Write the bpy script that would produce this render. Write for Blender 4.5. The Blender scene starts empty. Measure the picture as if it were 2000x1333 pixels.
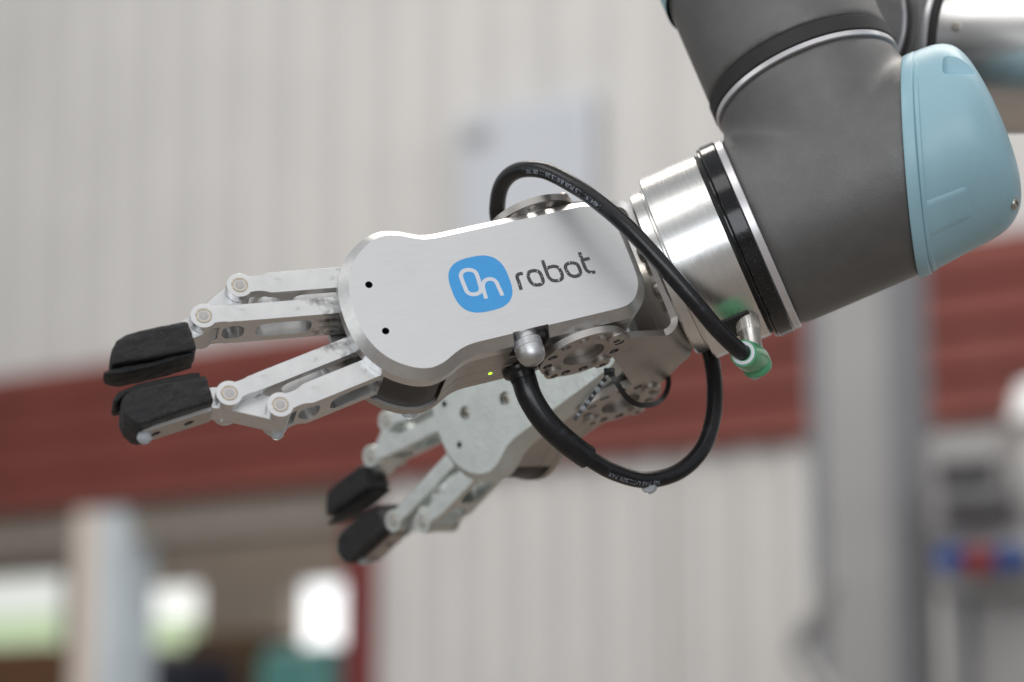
import bpy, bmesh, math, random
from mathutils import Vector, Matrix, noise
R = math.radians
random.seed(7)
scene = bpy.context.scene
col = scene.collection

# ------------------------------------------------------------------ camera
S = 0.00105                      # metres per model unit (about a millimetre)
PITCH = R(10.4)
CAM = Vector((0.0, 0.0, 1.30))
FPX = 85.0 / 36.0 * 2000.0       # focal length in photo pixels
cx = Vector((1, 0, 0)); cy = Vector((0, -math.sin(PITCH), math.cos(PITCH))); cz = Vector((0, -math.cos(PITCH), -math.sin(PITCH)))
cam_d = bpy.data.cameras.new('camera'); cam = bpy.data.objects.new('camera', cam_d); col.objects.link(cam)
cam.matrix_world = Matrix(((cx.x, cy.x, cz.x, CAM.x), (cx.y, cy.y, cz.y, CAM.y), (cx.z, cy.z, cz.z, CAM.z), (0, 0, 0, 1)))
cam_d.lens = 85; cam_d.sensor_width = 36; cam_d.clip_start = 0.05; cam_d.clip_end = 200
cam_d.dof.use_dof = True; cam_d.dof.focus_distance = 935 * S; cam_d.dof.aperture_fstop = 5.0
scene.camera = cam

# ------------------------------------------------------------------ world, lamps, exposure
world = bpy.data.worlds.new('World'); scene.world = world; world.use_nodes = True
bg = world.node_tree.nodes['Background']; bg.inputs[0].default_value = (0.89, 0.91, 0.935, 1); bg.inputs[1].default_value = 0.40

def area(name, loc, target, size, power, color=(1, 1, 1), size_y=None):
    d = bpy.data.lights.new(name, 'AREA'); d.energy = power; d.color = color
    d.shape = 'RECTANGLE'; d.size = size; d.size_y = size_y or size
    o = bpy.data.objects.new(name, d); col.objects.link(o); o.location = loc
    o.rotation_euler = (Vector(target) - Vector(loc)).to_track_quat('-Z', 'Y').to_euler()
    return o
area('roof_light', (0.9, -1.2, 5.2), (0, 1.0, 1.4), 4.6, 34, (1.0, 0.985, 0.965), 3.8)
area('roof_light', (0.5, 3.6, 5.0), (0.1, 1.0, 1.45), 3.2, 84, (1.0, 0.93, 0.84), 1.0)
area('gate_daylight', (0.2, -4.2, 2.2), (0.2, 1.0, 1.5), 4.4, 100, (0.90, 0.95, 1.0), 2.2)
area('roof_light', (-2.7, -0.7, 5.1), (0.1, 1.0, 1.5), 3.0, 44, (1.0, 0.985, 0.96), 2.0)
area('side_fill', (-5.0, -0.6, 2.0), (0, 1.0, 1.4), 3.2, 22, (0.96, 1.0, 0.98), 2.0)  # unseen fill added at left to brighten the second gripper's reflection
area('roof_light', (2.2, 2.6, 5.4), (0.5, 7.8, 2.0), 3.0, 150, (1.0, 0.98, 0.95), 2.0)
area('roof_light', (-3.2, 4.0, 5.4), (-1.6, 9.0, 2.6), 3.0, 150, (1.0, 0.98, 0.95), 2.0)
area('room_fill', (-2.0, 10.6, 4.2), (-3.0, 12.0, 1.0), 1.2, 40, (1.0, 0.94, 0.85), 1.2)  # fill added to lift the store room walls, not a known fixture
vs = scene.view_settings; vs.view_transform = 'Standard'; vs.look = 'None'; vs.exposure = 0.0; vs.gamma = 1.0
scene.render.engine = 'CYCLES'

# ------------------------------------------------------------------ fitted frames (camera axes -> world)
def c2w(v): return cx * v[0] + cy * v[1] + cz * v[2]
def ray(px, py): return Vector(((px - 1000) / FPX, -(py - 666.5) / FPX, -1.0))
def at(px, py, depth):           # photo pixel and distance (model units) -> world point
    return CAM + c2w(ray(px, py) * depth) * S
tc = Vector((0.912, 0.395, 0.113)).normalized()
vc = Vector((0.335, -0.873, 0.355)); vc = (vc - tc * vc.dot(tc)).normalized()
ec = tc.cross(-vc).normalized()
OC = ray(937.7, 555.6) * 930.0
def frame(o, x, y, z):
    x, y, z = c2w(x), c2w(y), c2w(z); o = CAM + c2w(o) * S
    return Matrix(((x.x, y.x, z.x, o.x), (x.y, y.y, z.y, o.y), (x.z, y.z, z.z, o.z), (0, 0, 0, 1)))
def grip_axes(th): return tc * math.cos(th) - ec * math.sin(th), ec * math.cos(th) + tc * math.sin(th)
th1 = R(27.4); u1, w1 = grip_axes(th1)
th2 = R(-33.6); u2, w2 = grip_axes(th2)
O1 = OC
O2 = OC + tc * 24.4 + ec * -106.0 - u2 * 36 + w2 * 18
F_ARM = frame(OC, tc, -vc, ec)
F_G1 = frame(O1, u1, -vc, w1)
F_G2 = frame(O2, u2, -vc, w2)
def on_plate(px, py, W=0.0):     # photo pixel -> (U, y) on the front plate plane
    r = ray(px, py); s = (O1.dot(w1) + W) / r.dot(w1); X = r * s - O1
    return (X.dot(u1), -X.dot(vc))
def loc_arm(px, py, depth):      # photo pixel and distance -> arm frame units
    X = ray(px, py) * depth - OC
    return Vector((X.dot(tc), -X.dot(vc), X.dot(ec)))

# ------------------------------------------------------------------ materials
def M(name, base, metal=0.0, rough=0.5, var=0.08, vscale=40, stretch=(1, 1, 1), bump=0.0, bscale=900, rvar=0.06,
      dirt_x=None, dirt=0.0, dirt_col=(0.02, 0.018, 0.015), dscale=120, sss=0.0, trans=0.0, coat=0.0, emit=None, speck=0.0, speck_col=(.6, .6, .62), bdist=.0004, sscale=2100, spec=0.5):
    m = bpy.data.materials.new(name); m.use_nodes = True
    nt = m.node_tree; N = nt.nodes; L = nt.links; b = N['Principled BSDF']
    tcn = N.new('ShaderNodeTexCoord'); mp = N.new('ShaderNodeMapping'); mp.inputs['Scale'].default_value = stretch
    L.new(tcn.outputs['Object'], mp.inputs['Vector'])
    n1 = N.new('ShaderNodeTexNoise'); n1.inputs['Scale'].default_value = vscale; n1.inputs['Detail'].default_value = 6; n1.inputs['Roughness'].default_value = .6
    L.new(mp.outputs[0], n1.inputs['Vector'])
    mr = N.new('ShaderNodeMapRange'); mr.inputs['From Min'].default_value = .3; mr.inputs['From Max'].default_value = .7
    mr.inputs['To Min'].default_value = 1 - var; mr.inputs['To Max'].default_value = 1 + var
    L.new(n1.outputs['Fac'], mr.inputs['Value'])
    mul = N.new('ShaderNodeVectorMath'); mul.operation = 'SCALE'; mul.inputs[0].default_value = base
    L.new(mr.outputs[0], mul.inputs['Scale']); cout = mul.outputs[0]
    def overlay(scale, thr, wid, amt, c, cin):
        n = N.new('ShaderNodeTexNoise'); n.inputs['Scale'].default_value = scale; n.inputs['Detail'].default_value = 5
        L.new(tcn.outputs['Object'], n.inputs['Vector'])
        r = N.new('ShaderNodeMapRange'); r.inputs['From Min'].default_value = thr; r.inputs['From Max'].default_value = thr + wid
        r.inputs['To Max'].default_value = amt; L.new(n.outputs['Fac'], r.inputs['Value'])
        mx = N.new('ShaderNodeMix'); mx.data_type = 'RGBA'; L.new(r.outputs[0], mx.inputs[0]); L.new(cin, mx.inputs[6]); mx.inputs[7].default_value = (*c, 1)
        return mx.outputs[2], r.outputs[0]
    if dirt: cout, dfac = overlay(dscale, .60 - .1 * dirt, .12, min(1, dirt), dirt_col, cout)
    if dirt_x:
        sp_ = N.new('ShaderNodeSeparateXYZ'); L.new(tcn.outputs['Object'], sp_.inputs[0])
        rx = N.new('ShaderNodeMapRange'); rx.inputs['From Min'].default_value = dirt_x[0]; rx.inputs['From Max'].default_value = dirt_x[1]; rx.inputs['To Max'].default_value = .28; L.new(sp_.outputs[0], rx.inputs[0])
        nd_ = N.new('ShaderNodeTexNoise'); nd_.inputs['Scale'].default_value = 230; nd_.inputs['Detail'].default_value = 5; L.new(tcn.outputs['Object'], nd_.inputs[0])
        ad = N.new('ShaderNodeMath'); L.new(rx.outputs[0], ad.inputs[0]); L.new(nd_.outputs['Fac'], ad.inputs[1])
        r5 = N.new('ShaderNodeMapRange'); r5.inputs['From Min'].default_value = .66; r5.inputs['From Max'].default_value = .95; r5.inputs['To Max'].default_value = .9; L.new(ad.outputs[0], r5.inputs[0])
        mx5 = N.new('ShaderNodeMix'); mx5.data_type = 'RGBA'; L.new(r5.outputs[0], mx5.inputs[0]); L.new(cout, mx5.inputs[6]); mx5.inputs[7].default_value = (.02, .018, .016, 1); cout = mx5.outputs[2]
    if speck: cout, _ = overlay(sscale, .66, .05, speck, speck_col, cout)
    L.new(cout, b.inputs['Base Color'])
    b.inputs['Metallic'].default_value = metal
    if dirt and metal > .5:
        sub = N.new('ShaderNodeMath'); sub.operation = 'SUBTRACT'; sub.inputs[0].default_value = metal; L.new(dfac, sub.inputs[1]); L.new(sub.outputs[0], b.inputs['Metallic'])
    mr2 = N.new('ShaderNodeMapRange'); mr2.inputs['To Min'].default_value = max(.02, rough - rvar); mr2.inputs['To Max'].default_value = rough + rvar
    n2 = N.new('ShaderNodeTexNoise'); n2.inputs['Scale'].default_value = vscale * 1.7; n2.inputs['Detail'].default_value = 4; L.new(mp.outputs[0], n2.inputs['Vector'])
    L.new(n2.outputs['Fac'], mr2.inputs['Value']); L.new(mr2.outputs[0], b.inputs['Roughness'])
    if bump:
        n3 = N.new('ShaderNodeTexNoise'); n3.inputs['Scale'].default_value = bscale; n3.inputs['Detail'].default_value = 3; L.new(mp.outputs[0], n3.inputs['Vector'])
        bp = N.new('ShaderNodeBump'); bp.inputs['Strength'].default_value = bump; bp.inputs['Distance'].default_value = bdist
        L.new(n3.outputs['Fac'], bp.inputs['Height']); L.new(bp.outputs[0], b.inputs['Normal'])
    b.inputs['Specular IOR Level'].default_value = spec
    if sss: b.inputs['Subsurface Weight'].default_value = sss; b.inputs['Subsurface Radius'].default_value = (.004, .004, .004); b.inputs['Subsurface Scale'].default_value = 1
    if trans: b.inputs['Transmission Weight'].default_value = trans; b.inputs['IOR'].default_value = 1.34
    if coat: b.inputs['Coat Weight'].default_value = coat; b.inputs['Coat Roughness'].default_value = .08
    if emit: b.inputs['Emission Color'].default_value = (*emit[0], 1); b.inputs['Emission Strength'].default_value = emit[1]
    return m
MT = {
 'plate': M('brushed_plate', (.67, .672, .675), 1, .46, .035, 1500, (.05, 1, 1), .08, 2400, .06, dirt=.10, dirt_col=(.45, .45, .45), dscale=30),
 'chamfer': M('machined_edge', (.74, .74, .74), 1, .36, .06, 300, (1, 1, 1), .04, 900),
 'alu': M('milled_aluminium', (.69, .69, .69), 1, .35, .06, 140, (1, 1, 1), .10, 900, .08, dirt_x=(.032, .054), dirt=.12, dirt_col=(.10, .09, .07), dscale=220),
 'housing': M('bead_blasted_housing', (.52, .495, .475), 1, .42, .06, 120, (1, 1, 1), .06, 1600, .06, dirt=.2, dscale=60),
 'steel': M('stainless_bracket', (.47, .445, .425), 1, .40, .08, 60, (1, 1, 1), .05, 2000, .08, dirt=.25, dscale=45),
 'bolt': M('bolt_steel', (.50, .47, .43), 1, .36, .12, 200, rvar=.1),
 'pin': M('pin_steel', (.47, .455, .44), 1, .35, .1, 500),
 'bush': M('bronze_bush', (.50, .44, .36), 1, .2, .1, 400),
 'rubber': M('worn_rubber', (.0085, .0082, .0098), 0, .40, .6, 260, bump=1.0, bscale=2300, rvar=.2, speck=.6, sscale=1500, bdist=.0006, speck_col=(.26, .235, .22), spec=.5),
 'cable': M('cable_jacket', (.0085, .0085, .0105), 0, .30, .3, 120, bump=.12, bscale=700, rvar=.1, dirt=.12, dirt_col=(.12, .14, .17), dscale=260),
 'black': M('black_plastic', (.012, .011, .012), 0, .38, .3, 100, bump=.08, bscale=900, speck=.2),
 'gloss': M('gloss_black_ring', (.008, .008, .009), 0, .12, .3, 60, bump=.05, bscale=900, speck=.35),
 'grey': M('grey_arm_paint', (.150, .147, .145), .45, .38, .08, 90, bump=.5, bscale=2700, rvar=.06, sscale=1900, speck=.30, speck_col=(.3, .3, .3)),
 'seal': M('matt_black_seal', (.02, .019, .019), 0, .6, .2, 100, bump=.3, bscale=1500),
 'ring': M('pale_ring', (.72, .70, .72), .6, .3, .08, 80),
 'flange': M('turned_flange', (.80, .795, .78), 1, .26, .03, 160, (5, .2, .2), .012, 700, .05, dirt=.15, dscale=70),
 'tube': M('satin_tube', (.74, .73, .72), 1, .30, .05, 50, (.2, 1, 1), .02, 600),
 'blue': M('blue_cap', (.33, .535, .62), 0, .42, .05, 30, bump=.04, bscale=700, dirt=.06, dirt_col=(.12, .2, .25), dscale=90),
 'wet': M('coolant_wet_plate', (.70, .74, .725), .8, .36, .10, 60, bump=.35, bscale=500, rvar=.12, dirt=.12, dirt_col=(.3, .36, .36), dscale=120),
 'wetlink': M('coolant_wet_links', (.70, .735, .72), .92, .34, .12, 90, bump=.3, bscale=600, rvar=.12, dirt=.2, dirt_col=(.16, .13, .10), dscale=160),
 'badge': M('blue_print', (.055, .36, .78), 0, .42, .03, 200),
 'white': M('white_print', (.72, .74, .80), 0, .4, .02, 200),
 'ctext': M('grey_print', (.34, .38, .45), 0, .5, .3, 600),
 'green': M('green_boot', (.10, .38, .19), 0, .28, .15, 180, bump=.1, bscale=300, sss=.25, coat=.1),
 'drop': M('milky_drop', (.66, .71, .76), 0, .06, .02, 200, sss=.5, trans=.45, rvar=.02),
 'dark': M('dark_hole', (.006, .006, .006), 0, .7, .2, 100),
 'led': M('led_green', (.2, .6, .02), 0, .3, .0, 50, emit=((.35, 1.0, .02), 4.0)),
 'knob': M('zinc_cap', (.60, .60, .61), 1, .42, .08, 260, bump=.1, bscale=1500),
}
def worn_print():
    m = bpy.data.materials.new('worn_print'); m.use_nodes = True; nt = m.node_tree; N = nt.nodes; L = nt.links; b = N['Principled BSDF']
    b.inputs['Base Color'].default_value = (.062, .057, .060, 1); b.inputs['Roughness'].default_value = .5
    tr = N.new('ShaderNodeBsdfTransparent'); mx = N.new('ShaderNodeMixShader'); tcn = N.new('ShaderNodeTexCoord')
    n = N.new('ShaderNodeTexNoise'); n.inputs['Scale'].default_value = 900; n.inputs['Detail'].default_value = 4; L.new(tcn.outputs['Object'], n.inputs[0])
    r = N.new('ShaderNodeMapRange'); r.inputs['From Min'].default_value = .612; r.inputs['From Max'].default_value = .63
    L.new(n.outputs['Fac'], r.inputs[0]); L.new(r.outputs[0], mx.inputs[0]); L.new(b.outputs[0], mx.inputs[1]); L.new(tr.outputs[0], mx.inputs[2])
    L.new(mx.outputs[0], N['Material Output'].inputs[0]); return m
MT['text'] = worn_print()

# ------------------------------------------------------------------ object helpers
def tag(o, label, cat=None, group=None, kind=None):
    o['label'] = label
    if cat: o['category'] = cat
    if group: o['group'] = group
    if kind: o['kind'] = kind
    return o
def thing(name, mat4, label, cat, group=None):
    o = bpy.data.objects.new(name, None); col.objects.link(o); o.matrix_world = mat4; o.empty_display_size = .01
    return tag(o, label, cat, group)
def finish(me, mat, angle=32, smooth=True):
    me.materials.clear(); me.materials.append(mat)
    if smooth:
        for p in me.polygons: p.use_smooth = True
        me.set_sharp_from_angle(angle=R(angle))
    return me
def part(name, me, mat, parent=None, angle=32, smooth=True, scale=S):
    """link a mesh given in model units as one object"""
    if scale != 1: me.transform(Matrix.Scale(scale, 4))
    finish(me, mat, angle, smooth); me.name = name
    o = bpy.data.objects.new(name, me); col.objects.link(o)
    if parent is not None: o.parent = parent
    return o
def from_bm(bm, recalc=True):
    if recalc: bmesh.ops.recalc_face_normals(bm, faces=bm.faces[:])
    me = bpy.data.meshes.new('m'); bm.to_mesh(me); bm.free(); return me
def pydata(v, f):
    me = bpy.data.meshes.new('m'); me.from_pydata(v, [], f); bm = bmesh.new(); bm.from_mesh(me)
    bmesh.ops.recalc_face_normals(bm, faces=bm.faces[:]); bm.to_mesh(me); bm.free(); return me
def join(*ms):
    bm = bmesh.new()
    for m in ms: bm.from_mesh(m); bpy.data.meshes.remove(m)
    return from_bm(bm, False)
TMP = bpy.data.scenes.new('tmp')
def evald(me, mods):
    """apply modifiers to a mesh through a temporary object"""
    o = bpy.data.objects.new('tmp', me); TMP.collection.objects.link(o); extra = []
    for kind, props in mods:
        m = o.modifiers.new(kind, kind)
        for k, v in props.items():
            if k == 'cut':
                c = bpy.data.objects.new('cut', v); TMP.collection.objects.link(c); m.object = c; extra.append(c)
            else: setattr(m, k, v)
    vl = TMP.view_layers[0]; vl.update(); dg = vl.depsgraph
    out = bpy.data.meshes.new_from_object(o.evaluated_get(dg))
    bpy.data.objects.remove(o)
    for c in extra: bpy.data.objects.remove(c)
    return out
def boolean(me, cut, op='DIFFERENCE'): return evald(me, [('BOOLEAN', dict(operation=op, solver='EXACT', cut=cut))])
def bevel(me, w, seg=2, ang=40): return evald(me, [('BEVEL', dict(width=w, segments=seg, limit_method='ANGLE', angle_limit=R(ang)))])
def prism(pts, z0, z1, mat=None):
    n = len(pts); v = [(x, y, z0) for x, y in pts] + [(x, y, z1) for x, y in pts]
    f = [list(range(n))[::-1], list(range(n, 2 * n))] + [[i, (i + 1) % n, n + (i + 1) % n, n + i] for i in range(n)]
    me = pydata(v, f)
    if mat:
        me.transform(mat)
        if mat.determinant() < 0: me.flip_normals()
    return me
def rings(rs, cap=True, closed=False):
    n = len(rs[0]); v = [tuple(p) for r in rs for p in r]; f = []
    for a in range(len(rs) - (0 if closed else 1)):
        b = (a + 1) % len(rs)
        f += [[a * n + i, a * n + (i + 1) % n, b * n + (i + 1) % n, b * n + i] for i in range(n)]
    if cap and not closed: f += [list(range(n))[::-1], list(range((len(rs) - 1) * n, len(rs) * n))]
    return pydata(v, f)
def lathe(prof, n=64, mat=None, closed=False):
    """profile (radius, z) turned about Z"""
    rs = [[(r * math.cos(2 * math.pi * i / n), r * math.sin(2 * math.pi * i / n), z) for i in range(n)] for r, z in prof]
    me = rings(rs, True, closed)
    if mat: me.transform(mat)
    return me
def ringprof(r0, r1, z0, z1, c=.3): return [(r0, z0), (r1 - c, z0), (r1, z0 + c), (r1, z1 - c), (r1 - c, z1), (r0, z1)]
def axis(o, d):
    d = Vector(d).normalized(); q = d.to_track_quat('Z', 'Y').to_matrix().to_4x4(); return Matrix.Translation(Vector(o)) @ q
def box(x0, x1, y0, y1, z0, z1): return prism([(x0, y0), (x1, y0), (x1, y1), (x0, y1)], z0, z1)
def circle(c, r, n=32, a0=0): return [(c[0] + r * math.cos(a0 + 2 * math.pi * i / n), c[1] + r * math.sin(a0 + 2 * math.pi * i / n)) for i in range(n)]
def catmull(P, k=6, closed=False):
    P = [Vector(p) for p in P]; n = len(P); out = []
    rng = n if closed else n - 1
    for i in range(rng):
        g = lambda j: P[j % n] if closed else P[max(0, min(n - 1, j))]
        a, b, c, d = g(i - 1), g(i), g(i + 1), g(i + 2)
        for q in range(k):
            t = q / k
            out.append(.5 * (2 * b + (c - a) * t + (2 * a - 5 * b + 4 * c - d) * t * t + (3 * b - a - 3 * c + d) * t ** 3))
    if not closed: out.append(P[-1].copy())
    return out
def offset(pts, d):
    n = len(pts); out = []
    for i in range(n):
        a = Vector(pts[i - 1]); b = Vector(pts[i]); c = Vector(pts[(i + 1) % n])
        e1 = (b - a).normalized(); e2 = (c - b).normalized(); nn = Vector((e1.y + e2.y, -e1.x - e2.x)).normalized()
        k = 1 / max(.5, nn.dot(Vector((e1.y, -e1.x)))); out.append((b.x + nn.x * d * k, b.y + nn.y * d * k))
    return out
def tube_frames(P):
    T = [(P[min(i + 1, len(P) - 1)] - P[max(i - 1, 0)]).normalized() for i in range(len(P))]
    nrm = T[0].orthogonal().normalized(); fr = []
    for i, t in enumerate(T):
        nrm = (nrm - t * nrm.dot(t)).normalized(); fr.append((P[i], t, nrm, t.cross(nrm)))
    return fr
def tube(P, r, n=24):
    fr = tube_frames(P); rs = []
    for i, (p, t, a, b) in enumerate(fr):
        rr = r(i / (len(fr) - 1)) if callable(r) else r
        rs.append([p + a * rr * math.cos(2 * math.pi * k / n) + b * rr * math.sin(2 * math.pi * k / n) for k in range(n)])
    return rings(rs)
def ribbon(pts, w, z, closed=False):
    P = [Vector(p).to_2d() for p in pts]; n = len(P); v = []; f = []
    for i in range(n):
        a = P[(i - 1) % n] if (closed or i > 0) else P[i]; b = P[(i + 1) % n] if (closed or i < n - 1) else P[i]
        t = (b - a).normalized(); nn = Vector((-t.y, t.x))
        v += [(*(P[i] + nn * w / 2), z), (*(P[i] - nn * w / 2), z)]
    for i in range(n if closed else n - 1):
        j = (i + 1) % n; f.append([2 * i, 2 * i + 1, 2 * j + 1, 2 * j])
    me = bpy.data.meshes.new('m'); me.from_pydata(v, [], f); return me
def noisy(me, amp, sc, seed=0.0, axis_stretch=(1, 1, 1)):
    for v in me.vertices:
        p = Vector((v.co.x * axis_stretch[0], v.co.y * axis_stretch[1], v.co.z * axis_stretch[2])) * sc + Vector((seed, seed * 1.7, 0))
        v.co += v.normal * (noise.fractal(p, 1.0, 2.0, 4) * amp)
    return me
def text_mesh(body, size):
    cu = bpy.data.curves.new('t', 'FONT'); cu.body = body; cu.size = size; cu.resolution_u = 3
    o = bpy.data.objects.new('t', cu); col.objects.link(o); dg = bpy.context.evaluated_depsgraph_get(); dg.update()
    me = bpy.data.meshes.new_from_object(o.evaluated_get(dg)); bpy.data.objects.remove(o); return me

# ------------------------------------------------------------------ the setting: floor and factory wall behind
HZ = Vector((0, 0, 0))
WD = 8.0; WR = Vector((0.804, -0.595, 0)).normalized(); WN = Vector((-WR.y * -1 * -1, 0, 0))
WN = Vector((WR.y, -WR.x, 0))     # points towards the camera
def wall(px, py, off=0.0):        # pixel -> (along wall, height) on the wall plane moved off metres towards the camera
    r = c2w(ray(px, py)); o = Vector((0, WD, 0)) + WN * off
    k = (o - CAM).dot(WN) / r.dot(WN); p = CAM + r * k
    return ((p - Vector((0, WD, 0))).dot(WR), p.z)
F_WALL = Matrix(((WR.x, -WN.x, 0, 0), (WR.y, -WN.y, 0, WD), (0, 0, 1, 0), (0, 0, 0, 1)))   # x along wall, y into the wall, z up
WM = {
 'floor': M('concrete_floor', (.20, .17, .145), 0, .5, .15, 3, bump=.2, bscale=60),
 'sheet': M('white_sheet_metal', (.60, .586, .57), 0, .5, .05, 2, bump=.02, bscale=30),
 'red': M('red_oxide_band', (.168, .036, .026), 0, .65, .12, 3),
 'redframe': M('red_frame', (.17, .022, .022), 0, .45, .1, 4),
 'taupe': M('taupe_lintel', (.30, .265, .23), 0, .6, .1, 4),
 'taupe2': M('taupe_back_wall', (.36, .315, .275), 0, .7, .12, 2),
 'beige': M('beige_post', (.76, .67, .60), 0, .5, .08, 5),
 'paleblue': M('pale_blue_post', (.62, .69, .74), 0, .4, .08, 5),
 'cab': M('pale_cabinet', (.54, .565, .61), 0, .5, .04, 6),
 'post': M('grey_steel_post', (.29, .285, .285), .1, .5, .06, 6),
 'postdark': M('grey_steel_flange', (.175, .18, .195), .1, .5, .06, 6),
 'offwhite': M('off_white_case', (.24, .235, .235), 0, .5, .05, 8),
 'darkcase': M('dark_case', (.028, .026, .03), 0, .5, .1, 12),
 'blue': M('socket_blue', (.012, .05, .21), 0, .4, .1, 12),
 'redp': M('socket_red', (.22, .01, .008), 0, .4, .1, 12),
 'brown': M('brown_timber', (.17, .085, .04), 0, .6, .3, 6, (1, 8, 8)),
 'brownd': M('brown_cardboard', (.10, .06, .03), 0, .7, .2, 6),
 'teal': M('teal_machine_paint', (.10, .29, .27), 0, .4, .08, 6),
 'navy': M('navy_case', (.03, .035, .06), 0, .5, .1, 6),
 'winwhite': M('window_daylight', (.8, .8, .8), 0, .3, 0, 5, emit=((.95, .98, 1), 1.5)),
 'wingreen': M('window_garden', (.5, .6, .4), 0, .3, 0, 5, emit=((.66, .84, .55), .62)),
 'white': M('white_cap', (.7, .7, .7), 0, .5, .05, 10),
}
def metric(name, me, mat, parent=None, smooth=False, angle=32): return part(name, me, mat, parent, angle, smooth, 1)
fl = metric('floor', box(-18, 14, -6, 22, -.2, 0), WM['floor']); fl['kind'] = 'structure'; fl['label'] = 'brown-grey concrete floor of the hall'

def sheet(x0, x1, z0, z1, y=0.0, period=.24, depth=.008):
    v = []; f = []; x = x0; pts = []
    while x < x1 - 1e-6:
        for dx, dy in ((0, 0), (.45, 0), (.60, -1), (.85, -1)):
            pts.append((min(x1, x + dx * period), y + dy * depth))
        x += period
    pts.append((x1, y))
    for px_, py_ in pts: v += [(px_, py_, z0), (px_, py_, z1)]
    f = [[2 * i, 2 * i + 2, 2 * i + 3, 2 * i + 1] for i in range(len(pts) - 1)]
    me = bpy.data.meshes.new('m'); me.from_pydata(v, [], f); return me
wall_t = thing('factory_wall', F_WALL, 'white corrugated metal factory wall crossed by a red band', 'wall')
xl = wall(-700, 800)[0] - 7; xr = wall(2600, 600)[0] + 3
zt0 = wall(350, 692)[1]; zt1 = wall(1990, 455)[1]; ztop = (zt0 + zt1) / 2
zb0 = wall(0, 1003)[1]; zb1 = wall(1500, 856)[1]; zbot = (zb0 + zb1) / 2 - .02
xframe = wall(692, 1200)[0]; xframe2 = wall(736, 1200)[0]
x = xl
while x < xr:
    metric('corrugated_sheet', sheet(x, min(x + 1.2, xr), ztop - .02, 6.2), WM['sheet'], wall_t); x += 1.2
nb = 4
for k in range(nb):               # red band of overlapping horizontal boards
    a = zbot + (ztop - zbot) * k / nb; b = zbot + (ztop - zbot) * (k + 1) / nb
    metric('band_board', prism([(-.05, a), (-.075, a + .012), (-.05, b - .004), (0.0, b - .004), (0.0, a)], xl, xr, Matrix(((0, 0, 1, 0), (1, 0, 0, 0), (0, 1, 0, 0), (0, 0, 0, 1)))), WM['red'], wall_t)
x = xframe2
while x < xr:
    metric('corrugated_sheet', sheet(x, min(x + 1.2, xr), 0.0, zbot + .03, 0, .17, .02), WM['sheet'], wall_t); x += 1.2
metric('door_frame', box(xframe, xframe2, -.06, .16, 0, zbot - .002), WM['redframe'], wall_t)
zl = wall(300, 1052)[1]
metric('lintel', box(xl, xframe - .002, .02, .24, zl, zbot - .003), WM['taupe'], wall_t)
# room seen through the opening
room_t = thing('store_room', F_WALL @ Matrix.Translation((0, 3.2, 0)), 'dim taupe back wall of the store room seen through the opening, with bright windows', 'room wall')
def room(px, py): return wall(px, py, -3.2)
xa = room(-900, 900)[0] - 4; xb = room(1500, 900)[0]
wins = []
for (p0, q0, p1, q1) in ((-170, 1140, 118, 1300), (262, 1148, 388, 1262), (566, 1140, 722, 1420)):
    a = room(p0, q0); b = room(p1, q1); wins.append((a[0], b[0], b[1], a[1]))
pieces = []
edges = [xa] + [e for w in wins for e in w[:2]] + [xb]
for i in range(0, len(edges), 2): metric('wall_pier', box(edges[i], edges[i + 1], 0, .2, 0, 5), WM['taupe2'], room_t)
WMAT = [M('window_daylight', (.8, .8, .8), 0, .3, 0, 5, emit=((.93, .98, .95), .68)), M('window_daylight', (.8, .8, .8), 0, .3, 0, 5, emit=((.95, .98, .95), 1.0)), WM['winwhite']]
for iw, w in enumerate(wins):
    metric('wall_header', box(w[0], w[1], 0, .2, w[3], 5), WM['taupe2'], room_t)
    metric('wall_sill', box(w[0], w[1], 0, .2, 0, w[2]), WM['taupe2'], room_t)
    zm = w[2] + (w[3] - w[2]) * (.62, .5, .5)[iw]
    metric('upper_pane', box(w[0], w[1], .12, .13, zm, w[3]), WMAT[iw], room_t)
    metric('lower_pane', box(w[0], w[1], .12, .13, w[2], zm - .01), WM['wingreen'], room_t)
post_t = thing('sliding_door_post', F_WALL, 'beige and pale blue upright post standing in the opening', 'post')
a = wall(164, 1100)[0]; b = wall(206, 1100)[0]; c = wall(252, 1100)[0]
metric('beige_face', box(a, b, -.05, .16, 0, zbot - .01), WM['beige'], post_t)
metric('blue_face', box(b + .002, c, -.03, .14, 0, zbot - .012), WM['paleblue'], post_t)
def standing_box(name, p0, p1, ytop, off, depth, mat, label, cat, bev=.02, lift=0):
    a = wall(p0, ytop, off); b = wall(p1, ytop, off)
    me = bevel(box(a[0], b[0], 0, depth, lift, a[1]), bev, 3)
    o = metric(name, me, mat, None, True); o.matrix_world = F_WALL @ Matrix.Translation((0, -off, 0)); tag(o, label, cat); return o
standing_box('timber_crate', -120, 92, 1268, -1.2, .5, WM['brown'], 'brown timber crate stack beside the beige post', 'crate')
standing_box('machine_cover', 490, 640, 1262, -.6, .5, WM['teal'], 'teal painted machine cover in front of the store room window', 'machine', .08)
standing_box('cardboard_stack', 360, 486, 1240, -2.6, .4, WM['brownd'], 'dark brown cardboard stack between two windows', 'boxes')
standing_box('dark_case', 276, 352, 1282, -1.8, .4, WM['navy'], 'dark navy case beside the pale blue post', 'case')
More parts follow.
